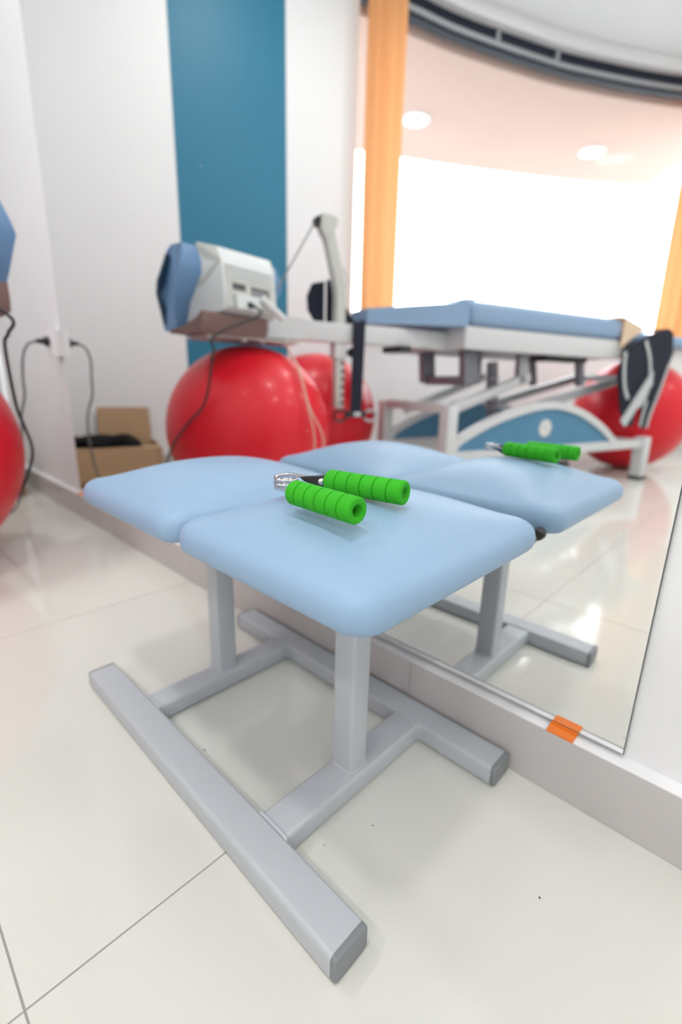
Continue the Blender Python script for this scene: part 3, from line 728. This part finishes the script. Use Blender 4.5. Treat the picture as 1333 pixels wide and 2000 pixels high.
# rear panel: vent slats, socket strip, lower housing
def rear(name, w0, w1, z0, z1, m, out=0.004, parent=None):
    def yat(z): return 0.108 + 0.010 * (0.235 - z) / 0.115 if z < 0.235 else 0.108 - (z - 0.235) * 0.56
    bm = BM(); vs = []
    for w in (w0, w1):
        for z in (z0, z1):
            vs.append([(w, yat(z) - 0.006, z), (w, yat(z) + out, z)])
    V = [[bm.verts.new(c) for c in q] for q in vs]
    idx = lambda i, k: V[i][k]
    q = [(0, 1), (1, 1), (3, 1), (2, 1)]; bm.faces.new([idx(*t) for t in q])
    q = [(0, 0), (2, 0), (3, 0), (1, 0)]; bm.faces.new([idx(*t) for t in q])
    for i, j in ((0, 1), (1, 3), (3, 2), (2, 0)): bm.faces.new([idx(i, 0), idx(j, 0), idx(j, 1), idx(i, 1)])
    return obj(name, bm, m, parent or bd)
rp = rear('rear_panel', -0.118, 0.118, 0.082, 0.228, 'consolegrey', 0.002)
for k in range(6): rear('vent_slat', -0.10, 0.11, 0.186 + k * 0.0075, 0.190 + k * 0.0075, 'consolewhite', 0.005, rp)
rear('panel_strip', -0.095, 0.11, 0.168, 0.180, 'consolegrey', 0.004, rp)  # thin raised strip below the slats, same grey as the panel
rear('port', -0.088, -0.028, 0.145, 0.168, 'conslot', 0.004, rp)
rear('port', 0.000, 0.090, 0.130, 0.164, 'conslot', 0.004, rp)
for k in range(4): rear('port_pin', 0.006 + k * 0.020, 0.017 + k * 0.020, 0.137, 0.155, 'framegrey', 0.006, rp)
rear('rear_housing', -0.085, 0.03, 0.078, 0.130, 'consolewhite', 0.020)
bm = BM(); bar(bm, (0.030, 0.142, 0.128), (0.130, 0.160, 0.062), 0.025, 0.026); obj('cable_guide', bm, 'consolewhite', cs, bevel=0.008, seg=3)
bm = BM(); lathe(bm, [(0, 0), (0.012, 0), (0.010, 0.02), (0.006, 0.034), (0, 0.034)], axis_mx((-0.03, 0.130, 0.100), (0.2, 1, -0.3)), 14); obj('plug', bm, 'black', cs, smooth=True)

# ------------------------------------------------------------------ straps, harness, towel on the table
def ribbon_bm(pts, w, th, n=6, side=None):
    bm = BM(); P = smoothpts(pts, n); rows = []
    for i, p in enumerate(P):
        t = (P[min(i + 1, len(P) - 1)] - P[max(i - 1, 0)]).normalized()
        s = Vector(side) if side else Vector((1, 0, 0))
        s = (s - t * s.dot(t)).normalized(); q = s.cross(t)
        rows.append([bm.verts.new(p + s * w / 2 + q * th / 2), bm.verts.new(p - s * w / 2 + q * th / 2), bm.verts.new(p - s * w / 2 - q * th / 2), bm.verts.new(p + s * w / 2 - q * th / 2)])
    for A, B in zip(rows, rows[1:]):
        for j in range(4): bm.faces.new((A[j], A[(j + 1) % 4], B[(j + 1) % 4], B[j]))
    bm.faces.new(rows[0]); bm.faces.new(rows[-1][::-1]); return bm
sp_ = thing('navy_strap', 'navy webbing strap hanging over the boom with a metal buckle at its end', 'strap', TL, T_RZ)
obj('hanging_band', ribbon_bm([(-2.13, -0.32, 0.852), (-2.135, -0.22, 0.856), (-2.14, -0.135, 0.853), (-2.145, -0.118, 0.83), (-2.147, -0.117, 0.70), (-2.15, -0.117, 0.45)], 0.062, 0.005), 'navy', sp_)
bm = BM(); prism(bm, [(-2.262, 1.035), (-2.225, 1.035), (-2.165, 0.93), (-2.115, 0.866), (-2.04, 0.885), (-1.99, 0.935), (-1.975, 0.932), (-2.02, 0.872), (-2.09, 0.849), (-2.262, 0.849)], BV - 0.062, BV - 0.050, ((1, 0, 0), (0, 0, 1), (0, 1, 0)))
obj('upper_band', bm, 'navy', sp_, bevel=0.003)
bm = BM(); prism(bm, [(-2.27, 1.03), (-2.33, 1.015), (-2.355, 0.96), (-2.35, 0.90), (-2.315, 0.852), (-2.27, 0.849)], BV - 0.075, BV - 0.064, ((1, 0, 0), (0, 0, 1), (0, 1, 0)))
obj('loop_band', bm, 'navy', sp_, bevel=0.003)
bk = BM(); box(bk, (-2.20, -0.126, 0.425), (-2.10, -0.108, 0.455)); bk = obj('buckle', bk, 'black', sp_, bevel=0.004)
bm = BM(); box(bm, (-2.165, -0.108, 0.430), (-2.13, -0.104, 0.450)); obj('buckle_plate', bm, 'chrome', bk, bevel=0.001)
for cx, m in ((-2.235, 'blacksteel'), (-2.072, 'framegrey')):
    bm = BM(); tube(bm, [(cx + 0.033 * math.cos(a), -0.116, 0.432 + 0.026 * math.sin(a)) for a in [2 * math.pi * i / 20 for i in range(20)]], 0.0065, 8, closed=True); obj('ring', bm, m, bk, smooth=True)

hn = thing('harness', 'black harness with pale straps hanging at the foot of the table, seen in the mirror', 'harness', TL, T_RZ)
sh = [(-0.125, 0.945), (-0.06, 0.955), (0.0, 0.935), (0.035, 0.82), (-0.01, 0.58), (-0.08, 0.40), (-0.115, 0.345), (-0.16, 0.36), (-0.18, 0.50), (-0.215, 0.52), (-0.24, 0.37), (-0.30, 0.36), (-0.385, 0.47), (-0.465, 0.675), (-0.44, 0.79), (-0.28, 0.885)]
bm = BM(); prism(bm, sh, 0.030, 0.045, ((1, 0, 0), (0, 0, 1), (0, 1, 0)))
hb = obj('fabric_panel', bm, 'navy', hn, bevel=0.005)
def hstrap(pts, w=0.022):
    o = obj('pale_strap', ribbon_bm([(a, 0.05, z) for a, z in pts], w, 0.005, side=(1, 0, 0.0)), 'webwhite', hn)
hstrap([(-0.445, 0.80), (-0.43, 0.70), (-0.395, 0.60), (-0.345, 0.53)])
hstrap([(-0.27, 0.87), (-0.20, 0.77), (-0.165, 0.66), (-0.17, 0.55), (-0.22, 0.49), (-0.30, 0.49)])
hstrap([(0.012, 0.75), (-0.03, 0.60), (-0.085, 0.44), (-0.10, 0.35)], 0.018)
hstrap([(-0.15, 0.52), (-0.165, 0.44), (-0.17, 0.36)], 0.018)
bm = BM(); bar(bm, (-0.175, 0.062, 0.665), (-0.385, 0.062, 0.395), 0.012, 0.055, up=(0, 1, 0)); 
bm.free(); bm = BM(); prism(bm, [(-0.395, 0.40), (-0.345, 0.365), (-0.150, 0.62), (-0.165, 0.70), (-0.20, 0.66)], 0.056, 0.066, ((1, 0, 0), (0, 0, 1), (0, 1, 0))); obj('wide_strap', bm, 'webwhite', hn, bevel=0.002)
bm = BM(); bar(bm, (-0.07, 0.037, 0.948), (-0.07, -0.30, 0.948), 0.05, 0.006); obj('holding_band', bm, 'navy', hn)

tw_ = thing('beige_towel', 'beige towel draped over the foot end of the blue table cushion', 'towel', TL, T_RZ)
bm = BM(); P = [(-0.52, 0.9895), (-0.455, 0.990), (-0.425, 0.975), (-0.418, 0.955), (-0.36, 0.945), (-0.25, 0.940)]
rows = []
for (a, z) in [(p.x, p.z) for p in smoothpts([(a, 0, z) for a, z in P], 5)]:
    rows.append([bm.verts.new((a - 0.04 * (j / 10) ** 2, 0.022 - 0.40 * j / 10, z + 0.004 * math.sin(j * 1.7 + a * 30) * (a > -0.42) + 0.002)) for j in range(11)])
for A, B in zip(rows, rows[1:]):
    for j in range(10): bm.faces.new((A[j], A[j + 1], B[j + 1], B[j]))
bmesh.ops.solidify(bm, geom=bm.faces[:], thickness=-0.006)
obj('cloth', bm, 'beige', tw_, smooth=True)
bm = BM(); prism(bm, [(-0.455, 0.986), (-0.43, 0.985), (-0.26, 0.945), (-0.30, 0.915), (-0.36, 0.885), (-0.44, 0.83), (-0.462, 0.82)], 0.0165, 0.0225, ((1, 0, 0), (0, 0, 1), (0, 1, 0)))
obj('side_drape', bm, 'beige', tw_, bevel=0.0025)

# thin cords hanging from the boom
hc = thing('hanging_cord', 'pair of thin beige cords hanging from the boom in front of the ball', 'cord', TL, T_RZ)
for k, (a1, a2) in enumerate(((-2.502, -2.475), (-2.498, -2.437))):
    bm = BM(); tube(bm, smoothpts([(a1, BV + 0.06, 0.757), (a1, BV + 0.075, 0.715), (a1 + 0.006, 0.012, 0.632), (a1 + 0.012, 0.10, 0.49), (a2, 0.135, 0.37), (a2, 0.13, 0.26), (a2, 0.125, 0.01)], 6), 0.0038, 8); obj('strand', bm, 'cordbeige', hc, smooth=True)

# ------------------------------------------------------------------ wall socket and cords
so = thing('wall_socket', 'white surface-mounted wall socket box at the left mirror edge', 'socket', (-2.232, 0.006, 0.71))
bm = BM(); box(bm, (-0.036, -0.036, -0.052), (0.036, 0.0, 0.052)); bx_ = obj('box', bm, 'whitetrim', so, bevel=0.004)
bm = BM(); box(bm, (-0.030, -0.0385, -0.046), (0.030, -0.0355, 0.046)); obj('cover_plate', bm, 'whitetrim', so, bevel=0.0012)
pc = thing('power_cord', 'black cord with a plug in the wall socket, looping down beside the ball', 'power cord', (-2.40, -0.13, 0))
bm = BM(); lathe(bm, [(0, 0), (0.019, 0), (0.019, 0.014), (0.011, 0.020), (0.009, 0.038), (0.0055, 0.046), (0, 0.046)], axis_mx((-2.238, -0.033, 0.715), (-0.1, -1, 0)), 18); obj('plug', bm, 'black', pc, smooth=True, world=True)
bm = BM(); tube(bm, smoothpts([(-2.242, -0.075, 0.715), (-2.247, -0.105, 0.70), (-2.258, -0.125, 0.655), (-2.285, -0.130, 0.57), (-2.30, -0.130, 0.50), (-2.385, -0.132, 0.42), (-2.42, -0.135, 0.32), (-2.43, -0.15, 0.16), (-2.42, -0.19, 0.03), (-2.36, -0.25, 0.006), (-2.20, -0.33, 0.006)], 8), 0.0048, 10)
obj('cable', bm, 'cordgrey', pc, smooth=True, world=True)
mc = thing('console_cord', 'black cord running from the console down past the ball to the floor', 'power cord', tl_world(-2.80, 0.03, 0))
p0 = Vector(cl) + Matrix.Rotation(C_RZ, 3, 'Z') @ Vector((-0.022, 0.168, 0.088))
pts = [p0, p0 + Vector((0.015, 0.0, -0.03)), Vector((-1.560, -0.310, 0.735)), Vector((-1.573, -0.312, 0.688)), Vector((-1.596, -0.319, 0.655)), Vector((-1.640, -0.305, 0.50)), Vector((-1.705, -0.278, 0.43)), Vector((-1.768, -0.252, 0.359)), Vector((-1.835, -0.248, 0.292)), Vector((-1.94, -0.27, 0.18)), Vector((-2.04, -0.34, 0.05)), Vector((-2.08, -0.42, 0.006)), Vector((-2.10, -0.55, 0.006))]
bm = BM(); tube(bm, smoothpts(pts, 8), 0.0045, 10); obj('cable', bm, 'cordblack', mc, smooth=True, world=True)

# ------------------------------------------------------------------ cardboard box, bag and papers by the oblique wall
bx = thing('cardboard_box', 'open cardboard box with one flap raised, by the socket wall, seen in the mirror', 'box', (-2.86, -0.40, 0), math.atan2(-0.943, 0.333) + math.pi / 2)
a, b, hgt, th = 0.23, 0.25, 0.205, 0.005
for nm, lo, hi in (('side_panel', (-a, -b, 0.001), (-a + th, b, hgt)), ('side_panel', (a - th, -b, 0.001), (a, b, hgt)), ('side_panel', (-a + th, -b, 0.001), (a - th, -b + th, hgt)), ('side_panel', (-a + th, b - th, 0.001), (a - th, b, hgt)), ('bottom_panel', (-a + th, -b + th, 0.001), (a - th, b - th, 0.007))):
    bm = BM(); box(bm, lo, hi); obj(nm, bm, 'cardboard', bx)
bm = BM(); bar(bm, (-a + 0.0025, -0.085, hgt), (-a - 0.02, -0.085, hgt + 0.20), 0.30, 0.004, up=(1, 0, 0)); tag(obj('flap', bm, 'cardboard', bx), 'raised flap')
bm = BM(); bar(bm, (a - 0.0025, 0.0, hgt + 0.002), (a - 0.12, 0.0, hgt + 0.003), 2 * b - 0.02, 0.004); obj('flap', bm, 'cardboard', bx)
bm = BM(); bar(bm, (a - 0.002, 0.0, hgt - 0.002), (a + 0.02, 0.0, hgt - 0.17), 2 * b - 0.04, 0.004, up=(1, 0, 0)); obj('flap', bm, 'cardboard', bx)
bg_ = thing('black_bag', 'flat black nylon bag lying on the cardboard box', 'bag', (-2.84, -0.33, hgt + 0.006), 0.35)
bm = BM(); bmesh.ops.create_grid(bm, x_segments=24, y_segments=16, size=0.5)
for v in bm.verts:
    x, y = v.co.x * 2, v.co.y * 2
    e = max(0, (1 - abs(x) ** 5)) * max(0, (1 - abs(y) ** 4))
    v.co = Vector((x * 0.13, y * 0.21, 0.010 + 0.045 * e ** 0.6 * (0.8 + 0.2 * math.sin(5 * x + 3 * y) + 0.15 * math.sin(9 * y - 2 * x))))
bmesh.ops.solidify(bm, geom=bm.faces[:], thickness=0.008)
obj('body', bm, 'bagblack', bg_, smooth=True)
bm = BM(); tube(bm, smoothpts([(0.05, -0.13, 0.055), (0.12, -0.10, 0.045), (0.15, 0.0, 0.02), (0.12, 0.10, 0.045), (0.05, 0.12, 0.055)], 6), 0, prof=[(-0.012, -0.002), (0.012, -0.002), (0.012, 0.002), (-0.012, 0.002)]); obj('handle', bm, 'bagblack', bg_)
